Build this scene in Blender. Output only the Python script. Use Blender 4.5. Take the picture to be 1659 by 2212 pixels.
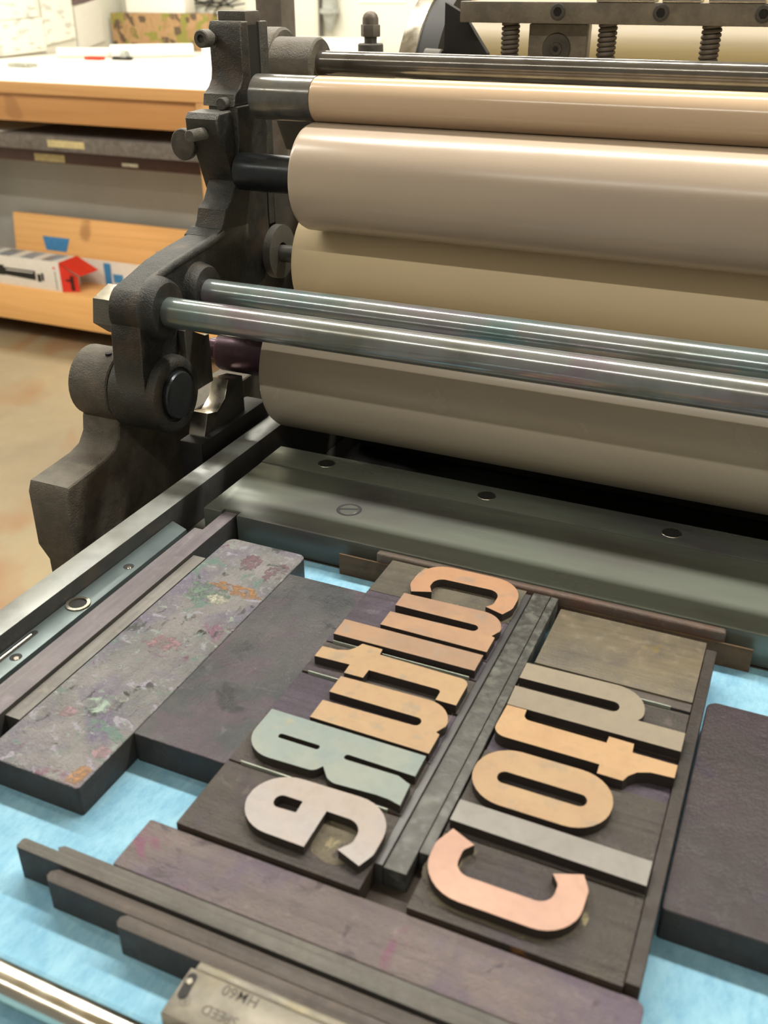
import bpy, bmesh, math, random
from mathutils import Vector, Matrix
random.seed(7)
sc = bpy.context.scene
for o in list(bpy.data.objects): bpy.data.objects.remove(o)
COL = sc.collection
MM = 0.001
# ---------------------------------------------------------------- camera
cam_d = bpy.data.cameras.new('camera'); cam = bpy.data.objects.new('camera', cam_d); COL.objects.link(cam)
cam_d.sensor_fit = 'HORIZONTAL'; cam_d.sensor_width = 36.0
cam_d.lens = 36.0 * 2079.26 / 1659.0
cam_d.clip_start = 0.02; cam_d.clip_end = 30
_f = 2079.264; _vx = Vector(((-4545 - 829.5), -(-37 - 1106), -_f)); _vy = Vector(((1877 - 829.5), -(-37 - 1106), -_f))
dx = -_vx.normalized(); dy = _vy.normalized(); dz = dx.cross(dy).normalized()
Rw = Matrix((dx, dy, dz)).to_4x4()
cam.matrix_world = Matrix.Translation((0, 0, 0.310)) @ Rw
cam_d.dof.use_dof = True; cam_d.dof.focus_distance = 0.62; cam_d.dof.aperture_fstop = 18.0
sc.camera = cam
# ---------------------------------------------------------------- world, lights, exposure
w = bpy.data.worlds.new('world'); sc.world = w; w.use_nodes = True
bg = w.node_tree.nodes['Background']; bg.inputs[0].default_value = (1.0, 0.93, 0.83, 1); bg.inputs[1].default_value = 0.20
def area(name, loc, sx, sy, power, col=(1, 0.95, 0.86), rot=(0, 0, 0)):
    d = bpy.data.lights.new(name, 'AREA'); d.shape = 'RECTANGLE'; d.size = sx; d.size_y = sy; d.energy = power; d.color = col
    o = bpy.data.objects.new(name, d); COL.objects.link(o); o.location = loc; o.rotation_euler = rot
    return o
area('ceiling_lamp', (0.0, 1.15, 1.72), 3.4, 0.12, 78)
area('ceiling_lamp', (0.0, -0.95, 1.72), 3.4, 0.045, 22)
area('ceiling_lamp', (-1.7, 3.0, 1.72), 2.4, 0.14, 66)
area('ceiling_lamp', (-2.7, 0.5, 1.72), 1.6, 0.12, 30)  # unseen lamp, added to brighten the table base and floor
sc.view_settings.view_transform = 'Standard'; sc.view_settings.look = 'None'
sc.view_settings.gamma = 1; sc.view_settings.use_curve_mapping = False
sc.view_settings.exposure = 0.38

# ---------------------------------------------------------------- materials
def lin(h):
    h = h.lstrip('#'); out = []
    for i in (0, 2, 4):
        c = int(h[i:i+2], 16) / 255.0
        out.append(c / 12.92 if c <= 0.04045 else ((c + 0.055) / 1.055) ** 2.4)
    return (*out, 1.0)
# per-surface colour balance (red, green, blue), matched to the photographed surfaces
GAIN = {
    'paint_stained_wood': (0.74, 0.84, 0.92), 'slate_wood': (0.44, 0.47, 0.47), 'brown_purple_wood': (0.42, 0.45, 0.46), 'purple_wood': (0.60, 0.64, 0.69),
    'orange_face': (0.70, 0.84, 0.95), 'tan_face': (0.74, 0.87, 0.91), 'yellow_face': (0.81, 0.89, 0.95), 'brown_orange_face': (0.77, 0.87, 0.95), 'brown_face': (0.77, 0.88, 0.96), 'pink_face': (0.80, 0.87, 0.96),
    'blue_grey_face': (1.10, 1.02, 0.98), 'pale_taupe_face': (0.95, 1.03, 1.10), 'grey_taupe_face': (0.82, 0.87, 0.87), 'grey_face': (0.79, 0.88, 0.97),
    'type_body_wood': (0.56, 0.57, 0.59), 'type_body_purple': (0.56, 0.57, 0.59), 'crusted_body_wood': (0.62, 0.64, 0.65),
    'drum_rubber': (1.24, 1.32, 1.40), 'back_form_rubber': (1.62, 1.75, 1.9), 'form_rubber': (1.14, 1.2, 1.25), 'rider_nylon': (1.28, 1.33, 1.3),
    'worn_brown_wood': (0.7, 0.74, 0.76), 'reglet_wood': (0.55, 0.56, 0.57), 'reglet_wood_grey': (0.58, 0.58, 0.58), 'tympan_sheet': (0.8, 0.78, 0.74),
    'blank_wood': (0.46, 0.48, 0.47), 'type_metal': (0.52, 0.54, 0.54), 'strip_grey_wood': (1.30, 1.42, 1.50), 'strip_purple_wood': (1.05, 1.25, 1.18),
    'gauge_steel': (1.1, 1.1, 1.12), 'quoin_metal': (0.66, 0.68, 0.74), 'stained_rod_steel': (1.35, 1.42, 1.55), 'rail_steel': (0.76, 0.79, 0.81), 'dead_bar_steel': (1.25, 1.27, 1.3),
    'grey_panel': (0.60, 0.61, 0.63), 'table_wood': (1.16, 1.30, 1.55), 'leg_wood': (1.16, 1.30, 1.55), 'apron_wood': (1.12, 1.25, 1.45), 'board_wood': (1.14, 1.18, 1.32),
    'pulp_mat': (0.73, 0.79, 0.84), 'concrete': (1.12, 1.18, 1.18)}
class NT:
    def __init__(s, name):
        s.m = bpy.data.materials.new(name); s.m.use_nodes = True; s.t = s.m.node_tree; s.gain = GAIN.get(name, (1, 1, 1))
        s.b = s.t.nodes['Principled BSDF']
        s.tc = s.t.nodes.new('ShaderNodeTexCoord'); s.oi = s.t.nodes.new('ShaderNodeObjectInfo')
        a = s.t.nodes.new('ShaderNodeVectorMath'); a.operation = 'ADD'
        sc_ = s.t.nodes.new('ShaderNodeVectorMath'); sc_.operation = 'SCALE'; sc_.inputs['Scale'].default_value = 3.7
        cx = s.t.nodes.new('ShaderNodeCombineXYZ')
        for i in range(3): s.t.links.new(s.oi.outputs['Random'], cx.inputs[i])
        s.t.links.new(cx.outputs[0], sc_.inputs[0])
        s.t.links.new(s.tc.outputs['Object'], a.inputs[0]); s.t.links.new(sc_.outputs[0], a.inputs[1])
        s.vec = a.outputs[0]
    def col(s, h):
        c = lin(h); return (*[min(0.95, c[i] * s.gain[i]) for i in range(3)], 1.0)
    def node(s, k, **kw):
        n = s.t.nodes.new(k)
        for a, v in kw.items(): setattr(n, a, v)
        return n
    def link(s, a, b): s.t.links.new(a, b)
    def noise(s, scale=(30, 30, 30), detail=4, rough=0.6, dist=0.0, vec=None):
        mp = s.node('ShaderNodeMapping'); mp.inputs['Scale'].default_value = scale
        s.link(vec or s.vec, mp.inputs[0])
        n = s.node('ShaderNodeTexNoise'); n.inputs['Scale'].default_value = 1; n.inputs['Detail'].default_value = detail
        n.inputs['Roughness'].default_value = rough; n.inputs['Distortion'].default_value = dist
        s.link(mp.outputs[0], n.inputs['Vector']); return n.outputs['Fac']
    def ramp(s, fac, lo, hi):
        r = s.node('ShaderNodeMapRange'); r.inputs['From Min'].default_value = lo; r.inputs['From Max'].default_value = hi
        s.link(fac, r.inputs['Value']); return r.outputs[0]
    def mix(s, fac, a, b, mode='MIX'):
        m = s.node('ShaderNodeMix', data_type='RGBA', blend_type=mode)
        if isinstance(fac, float): m.inputs[0].default_value = fac
        else: s.link(fac, m.inputs[0])
        for v, i in ((a, 6), (b, 7)):
            if isinstance(v, str): m.inputs[i].default_value = s.col(v)
            else: s.link(v, m.inputs[i])
        return m.outputs[2]
    def math(s, op, a, b):
        m = s.node('ShaderNodeMath', operation=op)
        for i, v in enumerate((a, b)):
            if isinstance(v, (int, float)): m.inputs[i].default_value = v
            else: s.link(v, m.inputs[i])
        return m.outputs[0]
    def bump(s, h, strength=0.3, dist=0.0006):
        b = s.node('ShaderNodeBump'); b.inputs['Strength'].default_value = strength; b.inputs['Distance'].default_value = dist
        s.link(h, b.inputs['Height']); s.link(b.outputs[0], s.b.inputs['Normal'])
    def out(s, col, rough=0.5, metal=0.0, spec=0.5, rfac=None, rr=None):
        if isinstance(col, str): s.b.inputs['Base Color'].default_value = s.col(col)
        else: s.link(col, s.b.inputs['Base Color'])
        s.b.inputs['Metallic'].default_value = metal; s.b.inputs['Specular IOR Level'].default_value = spec
        if rfac is not None:
            r = s.node('ShaderNodeMapRange'); r.inputs['To Min'].default_value = rr[0]; r.inputs['To Max'].default_value = rr[1]
            s.link(rfac, r.inputs['Value']); s.link(r.outputs[0], s.b.inputs['Roughness'])
        else: s.b.inputs['Roughness'].default_value = rough
        return s.m

def plain(name, col, rough=0.5, metal=0.0, spec=0.5, var=0.12, scale=60):
    n = NT(name); f = n.noise((scale,)*3, 3)
    c = n.mix(n.ramp(f, 0.35, 0.7), col, dark(col, 1 - var)); return n.out(c, rough, metal, spec)
def dark(h, k):
    h = h.lstrip('#'); return '#' + ''.join('%02x' % max(0, min(255, int(int(h[i:i+2], 16) * k))) for i in (0, 2, 4))
def cast_iron(name, a='#3b3833', b='#57534b', rough=0.55, bump=0.5, metal=0.35):
    n = NT(name); f = n.noise((70,)*3, 5, 0.65); g = n.noise((900,)*3, 3, 0.7)
    h2 = n.noise((25,)*3, 3)
    c = n.mix(n.ramp(f, 0.38, 0.66), a, b); c = n.mix(n.ramp(h2, 0.55, 0.8), c, '#4d3e30')
    geo = n.node('ShaderNodeNewGeometry'); c = n.mix(n.math('MULTIPLY', n.ramp(geo.outputs['Pointiness'], 0.53, 0.64), 0.55), c, '#77756d')
    s = n.math('ADD', g, n.math('MULTIPLY', f, 2.0)); n.bump(s, bump, 0.0012)
    return n.out(c, rough, metal, 0.5, f, (rough - 0.15, rough + 0.2))
def steel(name, base='#8b8a84', stain=('#39686a', '#5b4257', '#4a4438'), amt=0.55, r=(0.14, 0.42), metal=1.0, sc_=26, bump=0.08, sx=1.0):
    n = NT(name); f = n.noise((sc_ * sx, sc_, sc_), 5, 0.6); f2 = n.noise((sc_*.7*sx, sc_*.9, sc_), 4, 0.6, 0.6); f3 = n.noise((sc_*2*sx, sc_*2, sc_*2), 5, 0.55)
    c = n.mix(n.ramp(f, 0.50, 0.68), base, stain[0]); c = n.mix(n.ramp(f2, 0.52, 0.70), c, stain[1]); c = n.mix(n.ramp(f3, 0.48, 0.72), c, stain[2])
    c = n.mix(amt, base, c); n.bump(n.noise((300,)*3, 3), bump, 0.0003)
    return n.out(c, 0.3, metal, 0.5, n.ramp(f3, 0.35, 0.7), r)
def inkwood(name, cols, axis='y', rough=0.5, blobs=(), grain=0.35, bump=0.35):
    """ink-stained wood: grain along one axis, soft colour clouds, blots"""
    n = NT(name); s = {'x': (10, 260, 260), 'y': (260, 10, 260), 'z': (260, 260, 14)}[axis]
    g = n.noise(s, 4, 0.6, 0.2); c1 = n.noise((22,)*3, 4, 0.6); c2 = n.noise((34, 28, 30), 5, 0.65, 0.4); c3 = n.noise((120,)*3, 4, 0.7)
    c = n.mix(n.ramp(c1, 0.38, 0.64), cols[0], cols[1]); c = n.mix(n.ramp(c2, 0.48, 0.68), c, cols[2])
    c = n.mix(n.math('MULTIPLY', n.ramp(c3, 0.55, 0.75), 0.5), c, dark(cols[0], 1.4))
    c = n.mix(n.math('MULTIPLY', n.ramp(g, 0.45, 0.75), grain), c, dark(cols[0], 0.45))
    for k, (col, lo, scl) in enumerate(blobs):
        b = n.noise((scl, scl * (1.3 if k % 2 else .8), scl), 4, 0.65, 0.8, n.shift(k + 1)); c = n.mix(n.ramp(b, lo, lo + 0.06), c, col)
    fine = n.noise((700,)*3, 3, 0.7)
    n.bump(n.math('ADD', n.math('MULTIPLY', g, 1.5), n.math('ADD', fine, n.math('MULTIPLY', c3, 2))), bump, 0.0006)
    return n.out(c, rough, 0.0, 0.3, n.ramp(c3, 0.3, 0.7), (rough - 0.08, rough + 0.2))
def _shift(s, k):
    a = s.node('ShaderNodeVectorMath', operation='ADD'); a.inputs[1].default_value = (1.37 * k, 2.11 * k, 0.53 * k); s.link(s.vec, a.inputs[0]); return a.outputs[0]
NT.shift = _shift
def typeface(name, a, b, spots='#8c7a68', rough=0.45, lo=0.58):
    n = NT(name); f = n.noise((38,)*3, 4, 0.55); sp = n.noise((110,)*3, 2, 0.5); g = n.noise((240, 240, 60), 4, 0.6); fine = n.noise((1500,)*3, 2)
    c = n.mix(n.ramp(f, 0.36, 0.66), a, b); c = n.mix(n.math('MULTIPLY', n.ramp(sp, lo, lo + .12), 0.55), c, spots); c = n.mix(n.math('MULTIPLY', n.ramp(g, 0.45, 0.7), 0.18), c, dark(a, 0.7))
    n.bump(fine, 0.12, 0.0003); return n.out(c, rough, 0.0, 0.35)

M = {}
M['iron'] = cast_iron('cast_iron')
M['iron_arm'] = cast_iron('roller_arm_iron', '#191b1a', '#30312e', 0.42, 0.6, 0.4)
M['iron_dark'] = cast_iron('oily_iron', '#1f1d1b', '#2d2a27', 0.5, 0.3, 0.3)
M['iron_base'] = cast_iron('bracket_iron', '#4b463d', '#665f53', 0.6, 0.8, 0.2)
M['iron_bar'] = cast_iron('worn_bar_iron', '#5e574c', '#7b7264', 0.5, 0.3, 0.3)
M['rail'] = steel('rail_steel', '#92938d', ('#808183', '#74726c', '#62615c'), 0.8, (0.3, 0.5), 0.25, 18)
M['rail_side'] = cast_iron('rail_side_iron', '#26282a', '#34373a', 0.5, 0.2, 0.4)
M['bar'] = steel('dead_bar_steel', '#62675d', ('#46544a', '#433b45', '#4e4b45'), 0.9, (0.26, 0.42), 0.45, 14, 0.12, 0.25)
M['bar_front'] = steel('bar_edge_steel', '#4a5558', ('#38474b', '#3c3340', '#45423c'), 0.85, (0.35, 0.6), 0.6, 20)
M['gauge'] = steel('gauge_steel', '#687474', ('#485759', '#5a676a', '#4a514c'), 0.7, (0.3, 0.48), 0.6, 14)
M['bright'] = steel('bright_steel', '#b9b4a6', ('#9a968a', '#a9a293', '#8d8677'), 0.6, (0.2, 0.4), 1.0)
M['rod'] = steel('stained_rod_steel', '#80807a', ('#3a7573', '#7d5570', '#57523f'), 0.65, (0.1, 0.24), 0.6, 13)
M['rod_back'] = steel('guide_rod_steel', '#74706a', ('#5a605c', '#4f4842', '#5a5242'), 0.6, (0.1, 0.25), 0.7, 22)
M['chrome'] = steel('chrome', '#dcd6c6', ('#c9c4b4', '#bdb6a4', '#cfc8b8'), 0.3, (0.12, 0.3), 1.0)
M['journal'] = steel('journal_steel', '#7d7b75', ('#5c6366', '#66605a', '#4e4f50'), 0.6, (0.16, 0.28), 0.55, 30)
M['journal_dark'] = steel('dark_journal', '#3d4144', ('#30383c', '#35343a', '#2c2c2c'), 0.6, (0.25, 0.4), 0.7, 30)
M['journal_purple'] = steel('purple_journal', '#4b3640', ('#40303a', '#593a4b', '#33282c'), 0.7, (0.25, 0.4), 0.6, 40)
def roller(name, a, b, r=(0.25, 0.35), spec=0.5):
    n = NT(name); f = n.noise((4, 30, 30), 3); g = n.noise((40, 40, 40), 4); fine = n.noise((1200,)*3, 2)
    c = n.mix(n.ramp(f, 0.3, 0.7), a, b); n.bump(fine, 0.03, 0.0003); return n.out(c, 0.3, 0, spec, n.ramp(g, 0.3, 0.7), r)
M['roll_rider'] = roller('rider_nylon', '#ab927a', '#b39a83', (0.12, 0.17), 0.5)
M['roll_drum'] = roller('drum_rubber', '#a4917b', '#998776', (0.2, 0.25), 0.4)
M['roll_back'] = roller('back_form_rubber', '#b6a07c', '#ae9978', (0.32, 0.4), 0.35)
M['roll_form'] = roller('form_rubber', '#a89b87', '#9f9280', (0.22, 0.28), 0.4)
M['mat'] = None
M['f_paint'] = inkwood('paint_stained_wood', ('#6f6a65', '#8b807a', '#6d6170'), 'y', 0.42,
    [('#7d5664', 0.60, 24), ('#66766a', 0.58, 34), ('#4a4744', 0.60, 62), ('#8f8f80', 0.62, 90), ('#6f4a57', 0.64, 42), ('#a09f93', 0.64, 190), ('#35322f', 0.64, 130), ('#9a8f93', 0.60, 95), ('#8e9087', 0.62, 240)], 0.12, 1.8)
M['f_slate'] = inkwood('slate_wood', ('#4f5053', '#6d6768', '#6e5765'), 'y', 0.42, [('#75505f', 0.70, 26), ('#8c8888', 0.72, 90), ('#3d3c40', 0.62, 30), ('#6b6668', 0.6, 60)], 0.15, 0.8)
M['f_purple'] = inkwood('purple_wood', ('#72645f', '#80706a', '#6c5d68'), 'x', 0.5, [('#7f5563', 0.60, 20), ('#5b4f50', 0.6, 42), ('#8d7c66', 0.66, 50)], 0.2, 1.0)
M['f_right'] = inkwood('brown_purple_wood', ('#483e3f', '#534546', '#4f3f49'), 'y', 0.42, [('#5d443a', 0.62, 24), ('#433948', 0.6, 26), ('#a39c92', 0.77, 160)], 0.15, 0.6)
M['f_side'] = inkwood('strip_purple_wood', ('#5f5258', '#695c60', '#5b4e55'), 'y', 0.5, [], 0.35, 0.4)
M['f_grey'] = inkwood('strip_grey_wood', ('#5f5a53', '#69635d', '#5b544e'), 'y', 0.5, [], 0.4, 0.4)
M['f_dark'] = inkwood('strip_dark_wood', ('#2f2a26', '#38322d', '#2b2724'), 'y', 0.5, [('#2c2724', 0.7, 30)], 0.4, 0.4)
M['f_reglet'] = inkwood('reglet_wood', ('#5f564e', '#695f57', '#574e48'), 'x', 0.5, [], 0.5, 0.5)
M['f_reglet_b'] = inkwood('reglet_wood_grey', ('#65635d', '#716d65', '#5e5953'), 'x', 0.5, [], 0.5, 0.4)
M['f_brown'] = inkwood('brown_wood', ('#54422f', '#5f4a33', '#3f342a'), 'x', 0.55, [], 0.4, 0.3)
M['f_band'] = inkwood('worn_brown_wood', ('#6b5f54', '#6d5a50', '#75564a'), 'x', 0.5, [('#8a6b5c', 0.68, 40)], 0.3, 0.4)
M['blank'] = inkwood('blank_wood', ('#7c7160', '#8c7d64', '#6f645a'), 'x', 0.42, [('#8f7a4f', 0.62, 34)], 0.3, 0.25)
M['body'] = inkwood('type_body_wood', ('#554f48', '#605850', '#554b4f'), 'x', 0.5, [('#7d735f', 0.70, 60), ('#6a6058', 0.6, 90)], 0.4, 1.2)
M['body_y'] = inkwood('crusted_body_wood', ('#5f584c', '#746b57', '#534c46'), 'x', 0.55, [('#9a8f6c', 0.60, 50), ('#b3a97f', 0.68, 80)], 0.4, 1.0)
M['body_p'] = inkwood('type_body_purple', ('#564d58', '#625763', '#524950'), 'x', 0.5, [('#6b626b', 0.64, 80)], 0.4, 1.2)
M['lead'] = steel('type_metal', '#54524d', ('#8b8b82', '#4b4944', '#66645c'), 0.9, (0.4, 0.65), 0.2, 120, 0.9)
M['lead_dk'] = plain('dark_lead', '#4b4a4a', 0.45, 0.4)
M['brass'] = plain('thin_lead', '#9ba396', 0.4, 0.5)
M['face_o'] = typeface('orange_face', '#b8825c', '#ad7857')
M['face_t'] = typeface('tan_face', '#b08964', '#aa8160')
M['face_y'] = typeface('yellow_face', '#b48d64', '#ab845d', lo=0.68)
M['face_u'] = typeface('brown_orange_face', '#aa805f', '#99745b')
M['face_l'] = typeface('brown_face', '#a17a5c', '#907059')
M['face_g'] = typeface('grey_taupe_face', '#857868', '#8c7e6c', lo=0.7)
M['face_g2'] = typeface('grey_face', '#847a70', '#8f857a', lo=0.7)
M['face_b'] = typeface('blue_grey_face', '#77817a', '#697a7a', '#86846c', lo=0.66)
M['face_e'] = typeface('pale_taupe_face', '#938377', '#8d8480', lo=0.68)
M['face_p'] = typeface('pink_face', '#bd9177', '#b1866f', lo=0.7)
M['crust'] = inkwood('pale_residue', ('#4a443b', '#5e5748', '#554d42'), 'x', 0.6, [('#857c5f', 0.58, 90), ('#3b3631', 0.58, 120)], 0.2, 1.2)
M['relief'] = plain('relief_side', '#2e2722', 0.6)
M['gold'] = steel('quoin_metal', '#77705f', ('#8a7d58', '#5f594e', '#69645a'), 0.9, (0.35, 0.5), 0.5, 60, 0.5)
M['engrave'] = plain('engraving', '#453f33', 0.6)
M['white'] = plain('white_paper', '#efece2', 0.6, var=0.03)
M['edge'] = inkwood('dark_edge', ('#353331', '#3d3a37', '#323133'), 'y', 0.5, [], 0.3, 0.4)  # darker wood tone for side and bottom faces
M['edge_b'] = inkwood('brown_black_edge', ('#332b24', '#3c3229', '#2e2924'), 'x', 0.5, [('#7a5226', 0.66, 36)], 0.4, 0.4)
M['black'] = plain('black', '#121110', 0.6)
M['hole'] = plain('dark_hole', '#0d0c0b', 0.7)
n = NT('pulp_mat'); f = n.noise((45, 25, 30), 5, 0.65, 0.4); g = n.noise((260, 120, 200), 4, 0.7); fine = n.noise((1400,)*3, 3)
c = n.mix(n.ramp(f, 0.35, 0.68), '#85b2c7', '#9dc6d3'); c = n.mix(n.math('MULTIPLY', n.ramp(g, 0.42, 0.72), 0.7), c, '#6d9fb8')
sp = n.noise((150,)*3, 2); c = n.mix(n.ramp(sp, 0.80, 0.82), c, '#4a5a58'); n.bump(n.math('ADD', f, fine), 0.25, 0.0006); M['mat'] = n.out(c, 0.75, 0, 0.2)
def wood(name, a, b, axis='x', rough=0.45):
    n = NT(name); s = {'x': (1.2, 30, 30), 'y': (30, 1.2, 30), 'z': (30, 30, 1.2)}[axis]
    g = n.noise(s, 4, 0.6, 1.2); k = n.noise((6,)*3, 2); c = n.mix(n.ramp(g, 0.35, 0.7), a, b)
    sp = n.noise((7, 9, 9), 1, 0.4); c = n.mix(n.math('MULTIPLY', n.ramp(sp, 0.70, 0.76), 0.6), c, '#8a5a30'); return n.out(c, rough)
M['t_wood'] = wood('table_wood', '#bd8a52', '#b07d48'); M['t_dark'] = wood('apron_wood', '#b07a45', '#a36e3c')
M['board'] = wood('board_wood', '#e0ab68', '#d39d5b')
M['t_leg'] = wood('leg_wood', '#bd8a52', '#b07d48', 'z')
M['slab'] = cast_iron('stone', '#544c47', '#736a65', 0.7, 0.4, 0.0); M['slab_front'] = plain('slab_edge', '#6a625d', 0.6)
M['maroon'] = plain('maroon_wood', '#4a2a22', 0.5); M['greypanel'] = plain('grey_panel', '#d6d3ca', 0.6, var=0.05, scale=5)
M['blue'] = plain('blue_tape', '#3f86bd', 0.6, var=0.08); M['masking'] = plain('masking_tape', '#c9b988', 0.6)
M['red'] = plain('red_card', '#d8321f', 0.5, var=0.05); M['carton'] = plain('white_card', '#e0dad2', 0.5, var=0.03)
M['red_dk'] = plain('dark_cutout', '#3a120f', 0.6)
M['wall'] = plain('wall_paint', '#dcdacb', 0.7, var=0.03, scale=2); M['ceil'] = plain('ceiling_paint', '#d8d5ca', 0.8, var=0.02)
M['pipe'] = plain('grey_pipe', '#a9aca5', 0.4); M['pillar'] = cast_iron('pillar_iron', '#5a5048', '#6b6157', 0.5, 0.2, 0.4)
M['tympan'] = wood('tympan_sheet', '#8f7d4b', '#7d6c40', 'x', 0.4)
n = NT('concrete'); f = n.noise((1.6,)*3, 6, 0.6, 0.5); g = n.noise((9,)*3, 5, 0.7); f3 = n.noise((2.4, 2.0, 1), 4, 0.5, 0.8, n.shift(2))
c = n.mix(n.ramp(f, 0.35, 0.68), '#8b7a60', '#786b59'); c = n.mix(n.math('MULTIPLY', n.ramp(f3, 0.5, 0.62), 0.6), c, '#80583a'); c = n.mix(n.math('MULTIPLY', n.ramp(g, 0.45, 0.7), 0.35), c, '#7f735f')
M['floor'] = n.out(c, 0.35, 0, 0.4, n.ramp(g, 0.3, 0.7), (0.3, 0.5))
n = NT('patterned_carton'); v = n.node('ShaderNodeTexVoronoi', distance='CHEBYCHEV'); v.inputs['Scale'].default_value = 26; n.link(n.vec, v.inputs['Vector'])
bw = n.node('ShaderNodeSeparateColor'); n.link(v.outputs['Color'], bw.inputs[0])
c = n.mix(n.ramp(bw.outputs[0], 0.60, 0.62), '#a8865f', '#84813a'); c = n.mix(n.ramp(bw.outputs[1], 0.72, 0.74), c, '#5a4a38'); h = n.noise((60, 60, 20), 3); c = n.mix(n.ramp(h, 0.56, 0.6), c, '#9c7a50')
M['pattern'] = n.out(c, 0.6)
n = NT('photo_strip'); wv = n.node('ShaderNodeTexWave'); wv.inputs['Scale'].default_value = 3; wv.inputs['Distortion'].default_value = 3; n.link(n.vec, wv.inputs['Vector'])
f = n.noise((14,)*3, 3); c = n.mix(n.ramp(f, 0.4, 0.6), '#7f7770', '#8a97a8'); c = n.mix(n.ramp(wv.outputs['Fac'], 0.6, 0.7), c, '#dcd8d0'); M['photo'] = n.out(c, 0.4)
n = NT('printed_paper'); f = n.noise((9, 14, 40), 2, 0.4); c = n.mix(n.math('MULTIPLY', n.ramp(f, 0.56, 0.62), 0.6), '#e6e3d6', '#a3a39c'); M['printed'] = n.out(c, 0.6)

# ---------------------------------------------------------------- geometry helpers (all lengths in mm)
class MB:
    def __init__(s): s.bm = bmesh.new()
    def _bev(s, geom, bev, seg=2):
        if bev > 0:
            ed = list({e for f in geom for e in f.edges}); bmesh.ops.bevel(s.bm, geom=ed, offset=bev, segments=seg, affect='EDGES', profile=0.6, clamp_overlap=True)
    def box(s, x0, x1, y0, y1, z0, z1, bev=0.0, seg=2):
        v = [s.bm.verts.new((x, y, z)) for z in (z0, z1) for y in (y0, y1) for x in (x0, x1)]
        fs = [s.bm.faces.new([v[i] for i in q]) for q in ((0, 2, 3, 1), (4, 5, 7, 6), (0, 1, 5, 4), (2, 6, 7, 3), (0, 4, 6, 2), (1, 3, 7, 5))]
        s._bev(fs, bev, seg); return s
    def hexa(s, pts, bev=0.0):
        """8 points: bottom loop of 4, top loop of 4"""
        v = [s.bm.verts.new(p) for p in pts]
        fs = [s.bm.faces.new([v[i] for i in q]) for q in ((3, 2, 1, 0), (4, 5, 6, 7), (0, 1, 5, 4), (1, 2, 6, 5), (2, 3, 7, 6), (3, 0, 4, 7))]
        s._bev(fs, bev); return s
    def prism(s, pts, a, b, axis='x', bev=0.0, seg=2, capbev=True):
        def P(p, t): return {'x': (t, p[0], p[1]), 'y': (p[0], t, p[1]), 'z': (p[0], p[1], t)}[axis]
        A = [s.bm.verts.new(P(p, a)) for p in pts]; B = [s.bm.verts.new(P(p, b)) for p in pts]
        fs = [s.bm.faces.new(A), s.bm.faces.new(B[::-1])]; n = len(pts)
        for i in range(n): fs.append(s.bm.faces.new([A[i], B[i], B[(i+1) % n], A[(i+1) % n]]))
        bmesh.ops.recalc_face_normals(s.bm, faces=fs)
        if bev > 0:
            ed = [e for f in fs[:2] for e in f.edges]; bmesh.ops.bevel(s.bm, geom=ed, offset=bev, segments=seg, affect='EDGES', profile=0.6, clamp_overlap=True)
        return s
    def lathe(s, prof, c, axis='x', seg=48):
        """prof: list of (t along axis, radius); c: the two other coordinates"""
        rings = []
        for t, r in prof:
            ring = []
            for k in range(seg):
                a = 2 * math.pi * k / seg; u = c[0] + r * math.cos(a); v = c[1] + r * math.sin(a)
                ring.append(s.bm.verts.new({'x': (t, u, v), 'y': (u, t, v), 'z': (u, v, t)}[axis]))
            rings.append(ring)
        fs = []
        for A, B in zip(rings, rings[1:]):
            for k in range(seg): fs.append(s.bm.faces.new([A[k], A[(k+1) % seg], B[(k+1) % seg], B[k]]))
        fs.append(s.bm.faces.new(rings[0])); fs.append(s.bm.faces.new(rings[-1][::-1]))
        bmesh.ops.recalc_face_normals(s.bm, faces=fs); return s
    def cyl(s, t0, t1, c, r, axis='x', ch=0.0, seg=48):
        p = [(t0, r), (t1, r)] if ch <= 0 else [(t0, r - ch), (t0 + ch, r), (t1 - ch, r), (t1, r - ch)]
        return s.lathe(p, c, axis, seg)
    def ring(s, t0, t1, c, ro, ri, axis='x', seg=48):
        return s.torus_rect([(t0, ri), (t0, ro), (t1, ro), (t1, ri)], c, axis, seg)
    def torus_rect(s, prof, c, axis='x', seg=48):
        rings = []
        for k in range(seg):
            a = 2 * math.pi * k / seg; ring = []
            for t, r in prof:
                u = c[0] + r * math.cos(a); v = c[1] + r * math.sin(a)
                ring.append(s.bm.verts.new({'x': (t, u, v), 'y': (u, t, v), 'z': (u, v, t)}[axis]))
            rings.append(ring)
        fs = []; m = len(prof)
        for k in range(seg):
            A, B = rings[k], rings[(k+1) % seg]
            for i in range(m): fs.append(s.bm.faces.new([A[i], B[i], B[(i+1) % m], A[(i+1) % m]]))
        bmesh.ops.recalc_face_normals(s.bm, faces=fs); return s
    def tube(s, pts, r, seg=12):
        """round tube along a polyline"""
        P = [Vector(p) for p in pts]; rings = []
        for i, p in enumerate(P):
            d = (P[min(i+1, len(P)-1)] - P[max(i-1, 0)]).normalized(); up = Vector((0, 0, 1)) if abs(d.z) < 0.9 else Vector((1, 0, 0))
            u = d.cross(up).normalized(); v = d.cross(u)
            rings.append([s.bm.verts.new(p + r * (math.cos(2*math.pi*k/seg) * u + math.sin(2*math.pi*k/seg) * v)) for k in range(seg)])
        fs = []
        for A, B in zip(rings, rings[1:]):
            for k in range(seg): fs.append(s.bm.faces.new([A[k], A[(k+1) % seg], B[(k+1) % seg], B[k]]))
        fs.append(s.bm.faces.new(rings[0])); fs.append(s.bm.faces.new(rings[-1][::-1]))
        bmesh.ops.recalc_face_normals(s.bm, faces=fs); return s
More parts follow.
